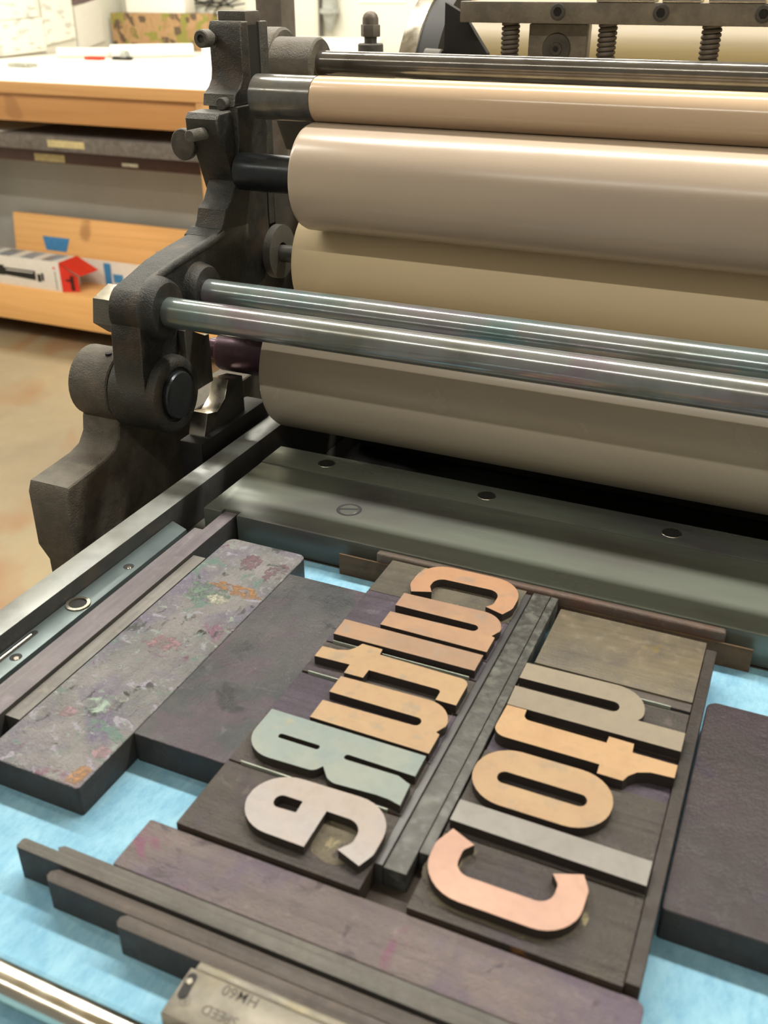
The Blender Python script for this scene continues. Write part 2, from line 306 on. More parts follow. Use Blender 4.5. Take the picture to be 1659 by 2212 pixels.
    def build(s, name, mat, parent=None, origin=None, smooth=35):
        if parent is not None: org = Vector(parent['_o'])
        elif origin is not None: org = Vector(origin)
        else:
            xs = [v.co for v in s.bm.verts]; lo = [min(c[i] for c in xs) for i in range(3)]; hi = [max(c[i] for c in xs) for i in range(3)]
            org = Vector(((lo[0]+hi[0])/2, (lo[1]+hi[1])/2, lo[2]))
        for v in s.bm.verts: v.co = (v.co - org) * MM
        me = bpy.data.meshes.new(name); s.bm.normal_update(); s.bm.to_mesh(me); s.bm.free()
        for m in (mat if isinstance(mat, (list, tuple)) else [mat]): me.materials.append(m)
        for p in me.polygons: p.use_smooth = True
        me.set_sharp_from_angle(angle=math.radians(smooth))
        if isinstance(mat, (list, tuple)):
            for p in me.polygons: p.material_index = 0 if p.normal.z > 0.3 else 1
        o = bpy.data.objects.new(name, me); COL.objects.link(o); o['_o'] = list(org)
        if parent is not None: o.parent = parent
        else: o.location = org * MM
        return o
def thing(name, label, cat, loc, group=None):
    o = bpy.data.objects.new(name, None); COL.objects.link(o); o.location = Vector(loc) * MM; o['_o'] = list(loc); o.empty_display_size = 0.02
    return tag(o, label, cat, group)
def tag(o, label, cat, group=None):
    o['label'] = label; o['category'] = cat
    if group: o['group'] = group
    return o
def struct(name, mb, mat):
    o = mb.build(name, mat); o['kind'] = 'structure'; return o
def solid(name, label, cat, mb, mat, group=None): return tag(mb.build(name, mat), label, cat, group)
def fillet(pts, n=8):
    """pts: (x, y[, r]) -> outline with rounded corners"""
    out = []; N = len(pts)
    for i in range(N):
        p = Vector(pts[i][:2]); r = pts[i][2] if len(pts[i]) > 2 else 0
        if r <= 0: out.append(tuple(p)); continue
        a = Vector(pts[i-1][:2]) - p; b = Vector(pts[(i+1) % N][:2]) - p; la, lb = a.length, b.length; a.normalize(); b.normalize()
        ang = a.angle(b); d = min(r / math.tan(ang / 2), la * 0.98, lb * 0.98); r = d * math.tan(ang / 2)
        p0 = p + a * d; p1 = p + b * d; cc = p + (a + b).normalized() * (r / math.sin(ang / 2))
        a0 = math.atan2(p0.y - cc.y, p0.x - cc.x); a1 = math.atan2(p1.y - cc.y, p1.x - cc.x); da = (a1 - a0 + math.pi) % (2 * math.pi) - math.pi
        for k in range(n + 1): out.append((cc.x + r * math.cos(a0 + da * k / n), cc.y + r * math.sin(a0 + da * k / n)))
    return out
def arc(c, r, a0, a1, n=16): return [(c[0] + r * math.cos(math.radians(a0 + (a1 - a0) * k / n)), c[1] + r * math.sin(math.radians(a0 + (a1 - a0) * k / n))) for k in range(n + 1)]
def shape(name, outlines, z0, z1, bev, top, side, parent, grow=0.0):
    """flat shape with holes, extruded in z; top gets one material, flanks the other"""
    cu = bpy.data.curves.new(name, 'CURVE'); cu.dimensions = '2D'; cu.fill_mode = 'BOTH'; org = Vector(parent['_o'])
    for ol in outlines:
        sp = cu.splines.new('POLY'); sp.points.add(len(ol) - 1); sp.use_cyclic_u = True
        for q, p in zip(sp.points, ol): q.co = ((p[0] - org.x) * MM, (p[1] - org.y) * MM, 0, 1)
    cu.extrude = (z1 - z0) / 2 * MM - bev * MM; cu.bevel_depth = bev * MM; cu.bevel_resolution = 1; cu.offset = (grow - bev) * MM
    t = bpy.data.objects.new('tmp', cu); COL.objects.link(t); dg = bpy.context.evaluated_depsgraph_get()
    me = bpy.data.meshes.new_from_object(t.evaluated_get(dg)); bpy.data.objects.remove(t); me.name = name
    zc = ((z0 + z1) / 2 - org.z) * MM
    for v in me.vertices: v.co.z += zc
    me.materials.clear(); me.materials.append(top); me.materials.append(side)
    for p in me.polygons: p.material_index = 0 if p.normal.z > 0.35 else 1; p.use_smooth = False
    o = bpy.data.objects.new(name, me); COL.objects.link(o); o.parent = parent; o['_o'] = list(org); return o
def text(name, body, size, loc, rot, mat, parent, depth=0.12):
    cu = bpy.data.curves.new(name, 'FONT'); cu.body = body; cu.size = size * MM; cu.extrude = depth * MM; cu.offset = 0.00004; cu.align_x = 'CENTER'; cu.align_y = 'CENTER'
    t = bpy.data.objects.new('tmp', cu); COL.objects.link(t); dg = bpy.context.evaluated_depsgraph_get()
    me = bpy.data.meshes.new_from_object(t.evaluated_get(dg)); bpy.data.objects.remove(t); me.name = name; org = Vector(parent['_o'])
    me.transform(Matrix.Translation((Vector(loc) - org) * MM) @ rot.to_4x4()); me.materials.clear(); me.materials.append(mat)
    o = bpy.data.objects.new(name, me); COL.objects.link(o); o.parent = parent; o['_o'] = list(org); return o

# ---------------------------------------------------------------- the room
FL = -900
struct('floor', MB().box(-3500, 2600, -2600, 4600, FL - 60, FL), M['floor'])
struct('wall_left', MB().box(-3520, -3420, -2600, 4600, FL, 1800), M['wall'])
struct('wall_back', MB().box(-3420, 2600, 4480, 4600, FL, 1800), M['wall'])
struct('wall_right', MB().box(2600, 2700, -2600, 4600, FL, 1800), M['wall'])
struct('ceiling', MB().box(-3520, 2600, -2600, 4600, 1800, 1860), M['ceil'])

# ---------------------------------------------------------------- press bed
bed = thing('press_bed', 'cast iron proof press bed with a long bare steel rail along its left edge', 'press bed', (-120, 500, -60))
MB().box(-334.6, 130, -60, 543, -46, -1.2, 0).build('bed_plate', M['iron_dark'], bed)
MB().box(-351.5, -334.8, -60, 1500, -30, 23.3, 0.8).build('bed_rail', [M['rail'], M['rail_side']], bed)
MB().box(-405, -352, 300, 1500, -140, -32, 2).build('bed_flange', M['iron_dark'], bed)
MB().box(-334.6, 130, -60, 1500, -140, -47, 0).build('bed_casting', M['black'], bed)  # near-black colour stands in for deep shade below the rollers
MB().prism([(y, z) for y, z in ((-60, -140), (1500, -140), (1500, -31), (-60, -31))], -351.3, -335, 'x').build('rail_footing', M['rail_side'], bed)

mat = tag(MB().box(-296, 125, 70, 440.2, -1.1, 0.0, 0.2).build('makeready_sheet', M['mat']), 'pale blue fibrous sheet covering the press bed under the type forme', 'sheet')

# steel bar across the bed behind the forme
hb = thing('dead_bar', 'wide flat dark steel bar fixed across the bed below the rollers', 'bar', (-100, 490, 0))
MB().prism(fillet([(-320, 442.5), (-307, 442.5), (-307, 447), (-295.5, 447), (-295.5, 442), (128, 442), (128, 515), (-320, 515)]), 0, 19.6, 'z', 0.7).build('bar_body', M['bar'], hb)
MB().box(-320, 128, 515.2, 542.5, 0, 20.1, 0.6).build('bar_back_strip', M['bar'], hb)
for x, y in ((-277.2, 530), (-161.3, 529.4), (-44.3, 528.6), (72, 528)):
    r = MB().torus_rect([(19.9, 6.3), (20.3, 6.0), (20.15, 5.4), (19.9, 5.3)], (x, y), 'z').build('screw_hole_rim', M['bright'], hb)
    MB().cyl(17.0, 20.16, (x, y), 5.4, 'z').build('socket_screw', M['hole'], r)
sl = MB().torus_rect([(19.5, 8.2), (19.8, 7.8), (19.7, 6.3), (19.5, 6.2)], (-234.6, 477.1), 'z').build('screw_recess', M['hole'], hb)
ss = MB().cyl(18.5, 19.9, (-234.6, 477.1), 6.2, 'z', 0.5).build('slotted_screw', M['bar'], sl)
MB().prism([(-240.2, 474.4), (-229.2, 478.5), (-229.8, 480.2), (-240.8, 476.1)], 19.0, 20.0, 'z').build('screw_slot', M['hole'], sl)

# side gauge plate beside the rail
gp = thing('side_gauge', 'thin bare steel gauge plate with a round bushing lying beside the rail', 'gauge plate', (-327, 300, 0))
MB().prism([(-334.3, 60), (-320.2, 60), (-320.2, 423), (-334.3, 428.5)], 0, 14, 'z', 0.3).build('plate', M['gauge'], gp)
bsh = MB().torus_rect([(13.6, 7.0), (14.9, 6.6), (15.0, 4.9), (13.6, 4.7)], (-330.0 + 2.6, 330), 'z').build('bushing', M['bright'], gp)
MB().cyl(13.2, 14.06, (-327.4, 330), 4.75, 'z').build('bushing_bore', M['hole'], bsh)
for x, y in ((-326.2, 372.9), (-325.2, 280)):
    h_ = MB().cyl(13.4, 14.06, (x, y), 3.1, 'z').build('screw_hole', M['hole'], gp)
    MB().cyl(13.6, 14.4, (x + 0.9, y - 0.7), 1.5, 'z', 0.3, 24).build('screw', M['bright'], h_)
so = MB().prism(arc((-331.2, 300), 2.0, 0, 180, 8) + arc((-331.2, 262), 2.0, 180, 360, 8), 13.4, 14.06, 'z').build('slot', M['hole'], gp)
MB().cyl(262, 298, (-331.2, 14.0), 1.0, 'y', 0.2, 16).build('slot_rod', M['bright'], so)

# ---------------------------------------------------------------- left wooden strips and furniture
solid('wood_strip', 'reddish purple thin wood strip lying right against the steel gauge plate', 'strip', MB().box(-315.5, -307.2, 60, 425, 0, 15.5, 0.6), [M['f_side'], M['edge']])
solid('wood_strip', 'purple-grey thin wood strip, longest one, whose far end tucks into the steel bar notch', 'strip', MB().box(-306.9, -297.3, 60, 446.6, 0, 18.2, 0.8), [M['f_side'], M['edge']])
solid('wood_strip', 'narrow grey wood strip left of the paint-splashed wood block', 'strip', MB().box(-297.1, -288.6, 242.6, 396.4, 0, 16.0, 0.5), [M['f_grey'], M['edge']])
def furniture(name, label, x0, x1, y0, y1, z1, mat, r=2.0, bev=0.8, rr=None):
    rs = rr or (r, r, r, r)
    pts = fillet([(x0, y0, rs[0]), (x1, y0, rs[1]), (x1, y1, rs[2]), (x0, y1, rs[3])], 4)
    return solid(name, label, 'wood furniture', MB().prism(pts, 0, z1, 'z', bev, 3), mat)
f1 = furniture('wood_furniture', 'grey wood block splashed with pink, green, white and orange paint', -288.2, -235.9, 218.8, 422.5, 16.1, [M['f_paint'], M['edge']], rr=(1, 1.5, 5, 5), bev=1.0)
def broken(m, scale=170, lo=0.40, hi=0.52):
    n = NT.__new__(NT); n.gain = (1, 1, 1); n.m = m; n.t = m.node_tree; n.b = n.t.nodes['Principled BSDF']; tc = n.t.nodes.new('ShaderNodeTexCoord'); n.vec = tc.outputs['Object']
    n.link(n.ramp(n.noise((scale,)*3, 4, 0.7, 1.0), lo, hi + 0.06), n.b.inputs['Alpha']); return m
def blot(o, name, pts, z, mat):
    pts = [(min(-237.2, max(-287.0, p[0])), min(417.5, max(220.2, p[1]))) for p in pts]
    return MB().prism(pts, z - 0.3, z + 0.06, 'z').build(name, mat, o)
M['p_orange'] = inkwood('orange_paint', ('#7d5a38', '#8d6840', '#655242'), 'x', 0.4); M['p_mint'] = plain('mint_paint', '#76887b', 0.5, var=.25, scale=200)
M['p_pink'] = plain('pink_paint', '#7b5d62', 0.5, var=.25, scale=120); M['p_pale'] = plain('pale_paint', '#9d9d8a', 0.5, var=.3, scale=200); M['p_mag'] = plain('magenta_paint', '#644a53', 0.5, var=.3, scale=120)
M['p_green'] = plain('green_paint', '#566b5c', 0.5, var=.3, scale=150)
furniture('wood_furniture', 'slate-grey wood block scratched and tinged purple, between painted block and type line', -235.6, -187.2, 256.2, 401, 16.1, [M['f_slate'], M['edge']], r=1.0, bev=0.7)
furniture('wood_furniture', 'long purple-brown wood block lying along the near ends of both type lines', -198.4, -1.9, 193.0, 217.6, 16.1, [M['f_purple'], M['edge']], rr=(1, 3.5, 3.5, 1), bev=0.7)
furniture('wood_furniture', 'dark brown-purple wood block right of the type forme, cut by the picture edge', -3.6, 62, 257, 383.2, 16.1, [M['f_right'], M['edge']], rr=(1.5, 1, 1, 5), bev=1.0)
# pieces against the steel bar
furniture('wood_furniture', 'low brown wood block wedged against the steel bar, behind both type lines', -221.2, 12.3, 434.9, 436.2, 14.0, M['f_brown'], r=0.3, bev=0.3)
solid('wood_strip', 'brown worn rounded wood strip standing flush along the steel bar front', 'strip', MB().box(-198, -2, 436.4, 441.8, 0, 19.5, 2.4, 4), M['f_band'])
# strips in front
def reglet(label, x0, y0, y1, z1, mat, cut=0.8):
    pts = [(x0 + cut, y0), (40, y0), (40, y1), (x0 + cut * 1.2, y1), (x0, y1 - cut), (x0, y0 + cut)]
    return solid('wood_reglet', label, 'strip', MB().prism(pts, 0, z1, 'z', 0.35), mat)
reglet('grey-brown wood reglet touching the long purple wood block', -222.5, 189.3, 192.7, 16.1, [M['f_reglet_b'], M['edge']], 1.6)
reglet('longest grey-brown wood reglet, second out from the long purple block, its left end farthest out', -237.5, 184.1, 189.1, 17.0, [M['f_reglet_b'], M['edge']], 0.8)
reglet('dark wood reglet, third out from the long purple block, lower than its neighbour', -218.2, 177.3, 183.4, 15.2, [M['f_reglet'], M['edge']], 2.0)
reglet('dark wood reglet nearest the viewer, pressed by the metal quoin', -181.3, 171.6, 177.1, 15.2, [M['f_reglet'], M['edge']], 1.6)

# ---------------------------------------------------------------- type forme
def rag(cx, cy, rx, ry, n=22, j=0.35, rot=0):
    out = []
    for k in range(n):
        a = 2 * math.pi * k / n; q = 1 + random.uniform(-j, j); x = rx * q * math.cos(a); y = ry * q * math.sin(a)
        out.append((cx + x * math.cos(rot) - y * math.sin(rot), cy + x * math.sin(rot) + y * math.cos(rot)))
    return out
def ragged(ol):
    c = Vector((sum(p[0] for p in ol) / len(ol), sum(p[1] for p in ol) / len(ol))); out = []; N = len(ol)
    area = sum(ol[i][0] * ol[(i+1) % N][1] - ol[(i+1) % N][0] * ol[i][1] for i in range(N)); sg = 1 if area > 0 else -1
    for i in range(N):
        a, b, p = Vector(ol[i-1]), Vector(ol[(i+1) % N]), Vector(ol[i]); d = (b - a)
        if d.length < 1e-6: continue
        d.normalize(); k = random.uniform(0.8, 2.4); out.append((p.x + sg * d.y * k, p.y - sg * d.x * k))
    return out
def type_block(label, x0, x1, y0, y1, outlines, face, body=None, sh=18.6, crust=False):
    t = thing('wood_type', label, 'wood type', ((x0 + x1) / 2, (y0 + y1) / 2, 0))
    MB().box(x0, x1, y0, y1, 0, sh, 0.5).build('type_body', [body or M['body'], M['edge_b']], t)
    shape('printing_face', outlines, sh - 0.4, 23.3, 0.12, face, M['relief'], t)
    if crust: shape('ink_residue', [ragged(outlines[0])], sh - 0.2, sh + 0.1, 0.0, M['crust'], M['crust'], t)
    return t
C1 = fillet([(-161.6, 402.1), (-165.0, 409, 9), (-165.0, 433.4, 16), (-106.7, 433.6, 17), (-106.7, 408, 9), (-110.1, 401.2), (-120.3, 404.4), (-117.3, 408, 4), (-117.3, 420.9, 6), (-154.1, 420.2, 6), (-154.1, 411, 3), (-151.3, 406)])
def U(dy): return fillet([(-164.4, 399.2 + dy), (-106.8, 400.2 + dy, 13), (-106.8, 386 + dy, 6), (-109.3, 381 + dy), (-107.3, 380.2 + dy), (-107.3, 367.3 + dy), (-164.4, 367.7 + dy), (-164.4, 380.4 + dy), (-117.6, 381.2 + dy, 2.7), (-117.6, 386.7 + dy, 2.7), (-164.3, 386.8 + dy)])
T1 = fillet([(-183, 339.4), (-175, 339.7), (-170, 341.6), (-167.3, 345), (-165.7, 349.0), (-154.8, 348.9), (-154.3, 344.5), (-107.4, 343.2, 4.5), (-107.4, 324), (-117.4, 324), (-117.4, 331.3, 2), (-154.2, 331.3), (-154.3, 325), (-164.2, 324.8), (-164.4, 331.5), (-183, 330.8)])
R1 = fillet([(-182.6, 288.4), (-107.7, 288.2), (-107.5, 275.3), (-139.3, 275.7, 1.4), (-139.3, 272.7, 1.4), (-114, 272.9, 3), (-107.6, 270.2), (-106.9, 258.0), (-112, 259.2), (-118, 259.5), (-139, 258.1, 7), (-144.9, 265.3), (-147.5, 261.2, 4), (-183, 260.0, 14)])
R1h = fillet([(-171.2, 275.8, 1.2), (-151.4, 275.8, 1.2), (-151.4, 273.1, 1.2), (-171.2, 273.1, 1.2)])
E1 = fillet([(-165.0, 254.6, 16), (-106.5, 256.2, 16), (-106.5, 231, 9), (-109.3, 224.5), (-119.8, 228.2), (-116.0, 233, 5), (-116.0, 243.7, 6.5), (-132.4, 243.7, 0.3), (-132.3, 224.2), (-165.0, 224.4, 16)])
E1h = fillet([(-154.2, 244.2, 3), (-143.4, 244.3, 0.4), (-143.1, 238.1, 0.4), (-154.2, 237.4, 3)])
H2 = fillet([(-87, 367.2), (-28.3, 368.4, 15), (-28.3, 350, 8), (-30.2, 347.1), (-9.5, 347.1), (-9.5, 334.5), (-86.6, 334.4), (-87, 348.5), (-39.4, 348.6, 3.2), (-39.4, 355.6, 3.2), (-87, 354.9)])
T2 = fillet([(-77.2, 334), (-86.4, 333.9), (-87.1, 313, 6), (-39.6, 313), (-39.4, 307.5), (-28.7, 307.4), (-27.3, 311), (-24.2, 314.6), (-19, 316.8), (-9.5, 317.5), (-9.5, 325.6), (-28.3, 325.7), (-28.7, 331.3), (-39.6, 331.6), (-39.8, 327.2), (-77, 327.6, 3)])
O2 = fillet([(-87, 306.9, 16), (-29.4, 306.9, 16), (-29.4, 274.1, 16), (-87, 274.1, 16)])
O2h = fillet([(-76.6, 293.1, 3.2), (-39.4, 293.1, 3.2), (-39.4, 286.3, 3.2), (-76.6, 286.3, 3.2)])
L2 = [(-86.3, 271.0), (-10, 270.4), (-10, 258.2), (-86.3, 259.3)]
L1 = [(-183, 364.6), (-108, 364.3), (-107.9, 351.1), (-182.7, 350.9)]
C2 = fillet([(-83.5, 255.5), (-73.3, 251.1), (-76.4, 247, 3), (-76.4, 236, 6), (-39.6, 236, 6), (-39.6, 246, 3), (-42.6, 250), (-32, 254.2), (-28.7, 248, 6), (-28.7, 224.3, 15), (-87.2, 224.2, 17), (-87.2, 247, 9)])
XL, XR = (-186.4, -106.3), (-87.6, -9.75)
type_block('orange wood type letter c at the far end of the left line', *XL, 401.0, 434.6, [C1], M['face_o'], M['body_y'], crust=True)
type_block('brown-orange wood type letter u between the letters c and l', *XL, 366.0, 400.8, [U(0)], M['face_u'], M['body_p'])
type_block('brownish wood type letter l, a plain straight bar in the left line', *XL, 349.9, 365.8, [L1], M['face_l'], M['body_p'])
type_block('tan wood type letter t in the left line with grey finger spots', *XL, 323.8, 349.2, [T1], M['face_t'])
type_block('tan-orange wood type letter u between the letter t and the blue-grey R', *XL, 289.4, 322.4, [U(-77.2)], M['face_t'], M['body_p'])
type_block('blue-grey wood type capital R in the left line', *XL, 257.4, 289.2, [R1, R1h], M['face_b'])
te = type_block('pale taupe wood type letter e at the near end of the left line', *XL, 218.2, 256.6, [E1, E1h], M['face_e'])
shape('ink_residue', [rag(-123.0, 235.5, 10.6, 11.5, 34, .05)], 18.4, 18.72, 0.0, M['crust'], M['crust'], te)
type_block('pinkish wood type letter c at the near end of the right line', *XR, 218.2, 256.8, [C2], M['face_p'], crust=True)
type_block('grey wood type letter l, a plain straight bar in the right line', *XR, 257.0, 272.6, [L2], M['face_g2'])
type_block('orange wood type letter o in the right line', *XR, 272.8, 307.0, [O2, O2h], M['face_t'])
type_block('yellowish wood type letter t in the right line beside the letter o', *XR, 307.2, 334.0, [T2], M['face_y'], M['body_p'], 17.2)
type_block('grey-taupe wood type letter h in the right line below the blank block', *XR, 334.2, 366.0, [H2], M['face_g'])
solid('spacing_block', 'blank stained brown wood block at the far end of the right line', 'spacing', MB().box(-84.6, -9.8, 373.0, 423.0, 0, 20.3, 0.5), M['blank'])
solid('wood_strip', 'dull purple-grey wood strip between the blank block and the letter h', 'strip', MB().box(-87.6, -9.75, 367.0, 372.8, 0, 19.4, 0.4), [M['f_reglet'], M['edge']])
def lead(label, x0, x1, y0, y1, z=20.2): return solid('spacing_lead', label, 'spacing', MB().box(x0, x1, y0, y1, 0, z, 0.08), M['brass'])
lead('thin pale metal lead between the letters l and t of the left line', -182.5, -110, 349.28, 349.82)
lead('thin pale metal lead between the letter t and second u of left line', -182.4, -115, 322.55, 323.1)
lead('thin greenish metal lead between the blue-grey R and the letter e', -180, -112, 256.75, 257.25)
lead('thin pale metal lead beside the grey-taupe letter h and the strip above it', -80, -18.5, 366.2, 366.8)
# strips between the two lines
solid('spacing_strip', 'thin dark strip along the right ends of the left type line', 'spacing', MB().box(-106.2, -102.9, 231.5, 431, 0, 19.0, 0.4), M['lead_dk'])
solid('spacing_strip', 'wide scuffed silvery metal strip between the two type lines', 'spacing', MB().box(-102.7, -93.3, 231.8, 438 - 2.6, 0, 18.0, 0.5), M['lead'])
solid('spacing_strip', 'narrow scuffed metal strip left of the blank wood block', 'spacing', MB().box(-93.1, -88.7, 243.8, 435.4, 0, 18.0, 0.8), M['lead'])
solid('spacing_strip', 'thin dark wood strip along the right ends of the right type line', 'spacing', MB().box(-9.5, -4.4, 219.5, 418.6, 0, 19.6, 0.4), [M['f_dark'], M['edge_b']])
solid('spacing_strip', 'added low dark strip standing in for shade in the gap left of the pinkish letter c', 'spacing', MB().prism([(-106.2, 218.2), (-88.7, 218.2), (-88.7, 243.4), (-93.1, 243.4), (-93.1, 231.2), (-106.2, 231.2)], 0, 9.0, 'z', 0.3), M['edge_b'])  # added filler, its dark colour stands in for shade in the gap

# ---------------------------------------------------------------- quoin and rod at the near edge
q = thing('quoin', 'metal locking quoin stamped with letters and numbers at the near edge', 'quoin', (-70, 160, 0))
MB().box(-145.6, 6, 149.6, 167.6, 2.5, 17.0, 0.6).build('quoin_body', M['gold'], q)
MB().box(-144.4, 5, 167.8, 171.2, 0, 16.4, 0.8).build('back_bar', M['gold'], q)
MB().box(-144.4, 5, 149.4, 151.6, 0, 16.0, 0.6).build('front_bar', M['gold'], q) if False else None
slp = [(-142.9 + p[0], 161.1 + p[1]) for p in arc((-0.2, 3.2), 1.8, 0, 180, 8) + arc((0.5, -3.2), 1.8, 180, 360, 8)]
so = MB().prism(slp, 16.2, 17.06, 'z').build('slot', M['hole'], q)
MB().cyl(16.4, 17.6, (-142.9, 162.6), 1.55, 'z', 0.5, 24).build('slot_pin', M['gold'], so)
MB().torus_rect([(16.9, 6.2), (17.3, 5.8), (17.3, 5.0), (16.9, 4.8)], (-101.5, 158.5), 'z').build('key_rim', M['gold'], q)
MB().cyl(16.6, 17.1, (-101.5, 158.5), 4.9, 'z').build('key_hole', M['white'], q)
RZ = Matrix.Rotation(math.pi, 3, 'Z')
text('stamped_number', 'HM60', 5.4, (-124.6, 165.2, 17.0), RZ, M['engrave'], q, 0.05)
text('stamped_word', 'SPEED', 4.9, (-127.2, 156.6, 17.0), RZ, M['engrave'], q, 0.05)
rg = MB().torus_rect([(17.0, 1.9), (17.06, 1.9), (17.06, 1.65), (17.0, 1.65)], (-140.3, 156.2), 'z', 32).build('stamped_circle', M['engrave'], q)
text('stamped_letter', 'R', 2.4, (-140.3, 156.2, 17.0), RZ, M['engrave'], q, 0.05)
solid('steel_rod', 'bright polished steel rod lying on the blue sheet at the near left corner', 'rod', MB().cyl(-420, 40, (142.8, 6.35), 6.3, 'x', 0.6), M['chrome'])

# ---------------------------------------------------------------- base bracket outside the rail
bk = thing('side_bracket', 'rough cast iron bracket standing outside the bed rail at the left', 'bracket', (-425, 560, -140))
prof = [(1100, 20), (1100, -300), (427, -300), (427, -40), (420, -24), (420.5, 16), (424, 23)] + [(444, 24.5), (464, 26), (474, 29), (480, 36), (482, 46)] + arc((497, 68), 24.5, 235, 60, 16) + [(520, 60), (521, 30), (540, 22)]
MB().prism(prof, -443, -411, 'x', 2.5, 3).build('bracket_casting', M['iron_base'], bk)
MB().cyl(-410.9, -409.2, (497, 68), 22, 'x', 0.2).build('hub_spacer', M['iron_dark'], bk)
MB().cyl(80, 92.4, (-418.5, 490), 2.2, 'z', 0, 20).build('oil_hole', M['hole'], bk)

# ---------------------------------------------------------------- roller frame arm
ra = thing('roller_frame', 'dark iron roller frame arm with two stained steel tie rods running right', 'roller frame', (-388, 560, 23.3))
PV = (496, 68)
MB().lathe([(-409, 24), (-407, 26.5), (-374, 26.5), (-371, 25.5), (-369.5, 23), (-369.5, 19), (-371, 17.8), (-371, 1)], PV).build('pivot_hub', M['iron_arm'], ra)
MB().lathe([(-372, 16.5), (-368.2, 16.2), (-367.2, 15.2), (-367.2, 0.5)], PV).build('pivot_pin', M['journal_dark'], ra)
arm = [(470.8, 74), (471.2, 92), (472.6, 108), (473.5, 119)] + arc((491, 126), 18, 200, 122, 8) + [(500, 146), (516, 150.5), (540, 154), (560, 156), (574, 158), (579, 164), (582, 172), (590, 176), (600, 190), (606, 215), (606, 236), (640, 236), (646, 220), (641, 190), (640, 160), (642, 130), (630, 112), (610, 108), (580, 111), (560, 112), (545, 108), (528, 108), (516, 100), (512, 90), (514, 78)]
MB().prism(arm, -400, -377, 'x', 2.2, 3).build('arm_casting', M['iron_arm'], ra)
# rims that stand proud of the web
MB().tube([(-379, 480.5, 137), (-379, 491, 144), (-379, 516, 148.5), (-379, 545, 152), (-379, 562, 154), (-379, 578, 157)], 3.2).build('arm_rib', M['iron_arm'], ra)
MB().lathe([(-378, 21), (-374, 20), (-370, 18.5), (-368.5, 17), (-368.5, 10)], (494, 127)).build('front_rod_boss', M['iron_arm'], ra)
MB().lathe([(-378, 19), (-374, 18), (-370, 17), (-368.8, 16), (-368.8, 10)], (541, 127)).build('rear_rod_boss', M['iron_arm'], ra)
MB().cyl(-372, 200, (494.5, 125.3), 9.7, 'x', 1.0, 64).build('front_tie_rod', M['rod'], ra)
MB().cyl(-372, 200, (541, 125.4), 9.7, 'x', 1.0, 64).build('rear_tie_rod', M['rod'], ra)
# tie rod bolt head outside the arm
hx = [(502 + 18 * math.cos(a), 119.5 + 16 * math.sin(a)) for a in [math.radians(20 + 60 * k) for k in range(6)]]
MB().prism(hx, -424, -402, 'x', 1.6, 3).build('bolt_head', [M['bright'], M['iron']], ra)
MB().cyl(-403, -399, (503, 117), 12, 'x').build('bolt_shank', M['iron_dark'], ra)
# ledge and gusset
MB().prism(fillet([(562, 146), (611, 146), (611, 158, 1), (574, 160.5, 2), (566, 157, 2)]), -402, -376.9, 'x', 1.6, 3).build('ledge', M['iron_arm'], ra)
# lever that clamps the drum journal
lev = [(612, 168), (603, 178), (596.5, 195), (589, 215), (584, 222), (583.5, 230), (586.5, 233.5), (603, 234), (605, 228), (606, 205), (612, 190), (617, 176)]
MB().prism(lev, -405, -379.5, 'x', 2.0, 3).build('clamp_lever', M['iron_arm'], ra)
# upper fork
fk = [(605, 236), (607, 243.5), (614, 247.5), (618, 252), (619.5, 258), (619.5, 284), (621.5, 287.5), (630, 287.5), (630, 236)]
MB().prism(fk, -404, -378.5, 'x', 1.6, 3).build('front_prong', M['iron_arm'], ra)
MB().box(-404, -378.5, 644, 656, 150, 287, 1.2).build('back_prong', M['iron_arm'], ra)
MB().box(-402, -379.5, 630.2, 643.8, 243.6, 285, 0).build('sliding_block', M['black'], ra)
MB().box(-402.5, -380.5, 630, 650, 284, 293.5, 1.5).build('slide_cap', M['iron'], ra)
def y_screw(name, x, z, y0, y1, r, hy, hr, matl, hexr=None):
    s_ = MB().cyl(y0, y1, (x, z), r, 'y', 0.3, 32).build(name, matl, ra)
    MB().torus_rect([(hy, hr - 0.8), (hy + 0.8, hr), (hy + 9, hr), (hy + 9, 0.4), (hy + 3, 0.4), (hy + 3, hexr or 1), (hy, hexr or 1)], (x, z), 'y', 40).build('screw_head', matl, s_)
    if hexr: MB().cyl(hy + 2.6, hy + 3.2, (x, z), hexr, 'y', 0, 6).build('screw_socket', M['hole'], s_)
    return s_
y_screw('clamp_screw', -400.5, 277.3, 606, 626, 3.4, 604, 5.6, M['iron'], 2.6)
# threaded stud and knurled knob on the lever
st = []
yy = 568.0
while yy < 590: st += [(yy, 3.4), (yy + 0.45, 3.9), (yy + 0.9, 3.4)]; yy += 0.9
MB().lathe(st, (-391.5, 221), 'y', 24).build('threaded_stud', M['iron'], ra)
MB().cyl(600, 616, (-386, 238), 4.0, 'y', 0.4, 32).build('lever_pin', M['iron'], ra)
kp = [(-412 + 9.5 * math.cos(a), 212 + 10.5 * math.sin(a)) for a in [math.radians(k * 15) for k in range(24)]]
MB().prism(kp, 588, 594, 'y', 1.4, 3).build('thumb_knob', M['iron'], ra)
MB().cyl(594, 606, (-408, 213), 3, 'y', 0, 20).build('knob_shank', M['iron'], ra)
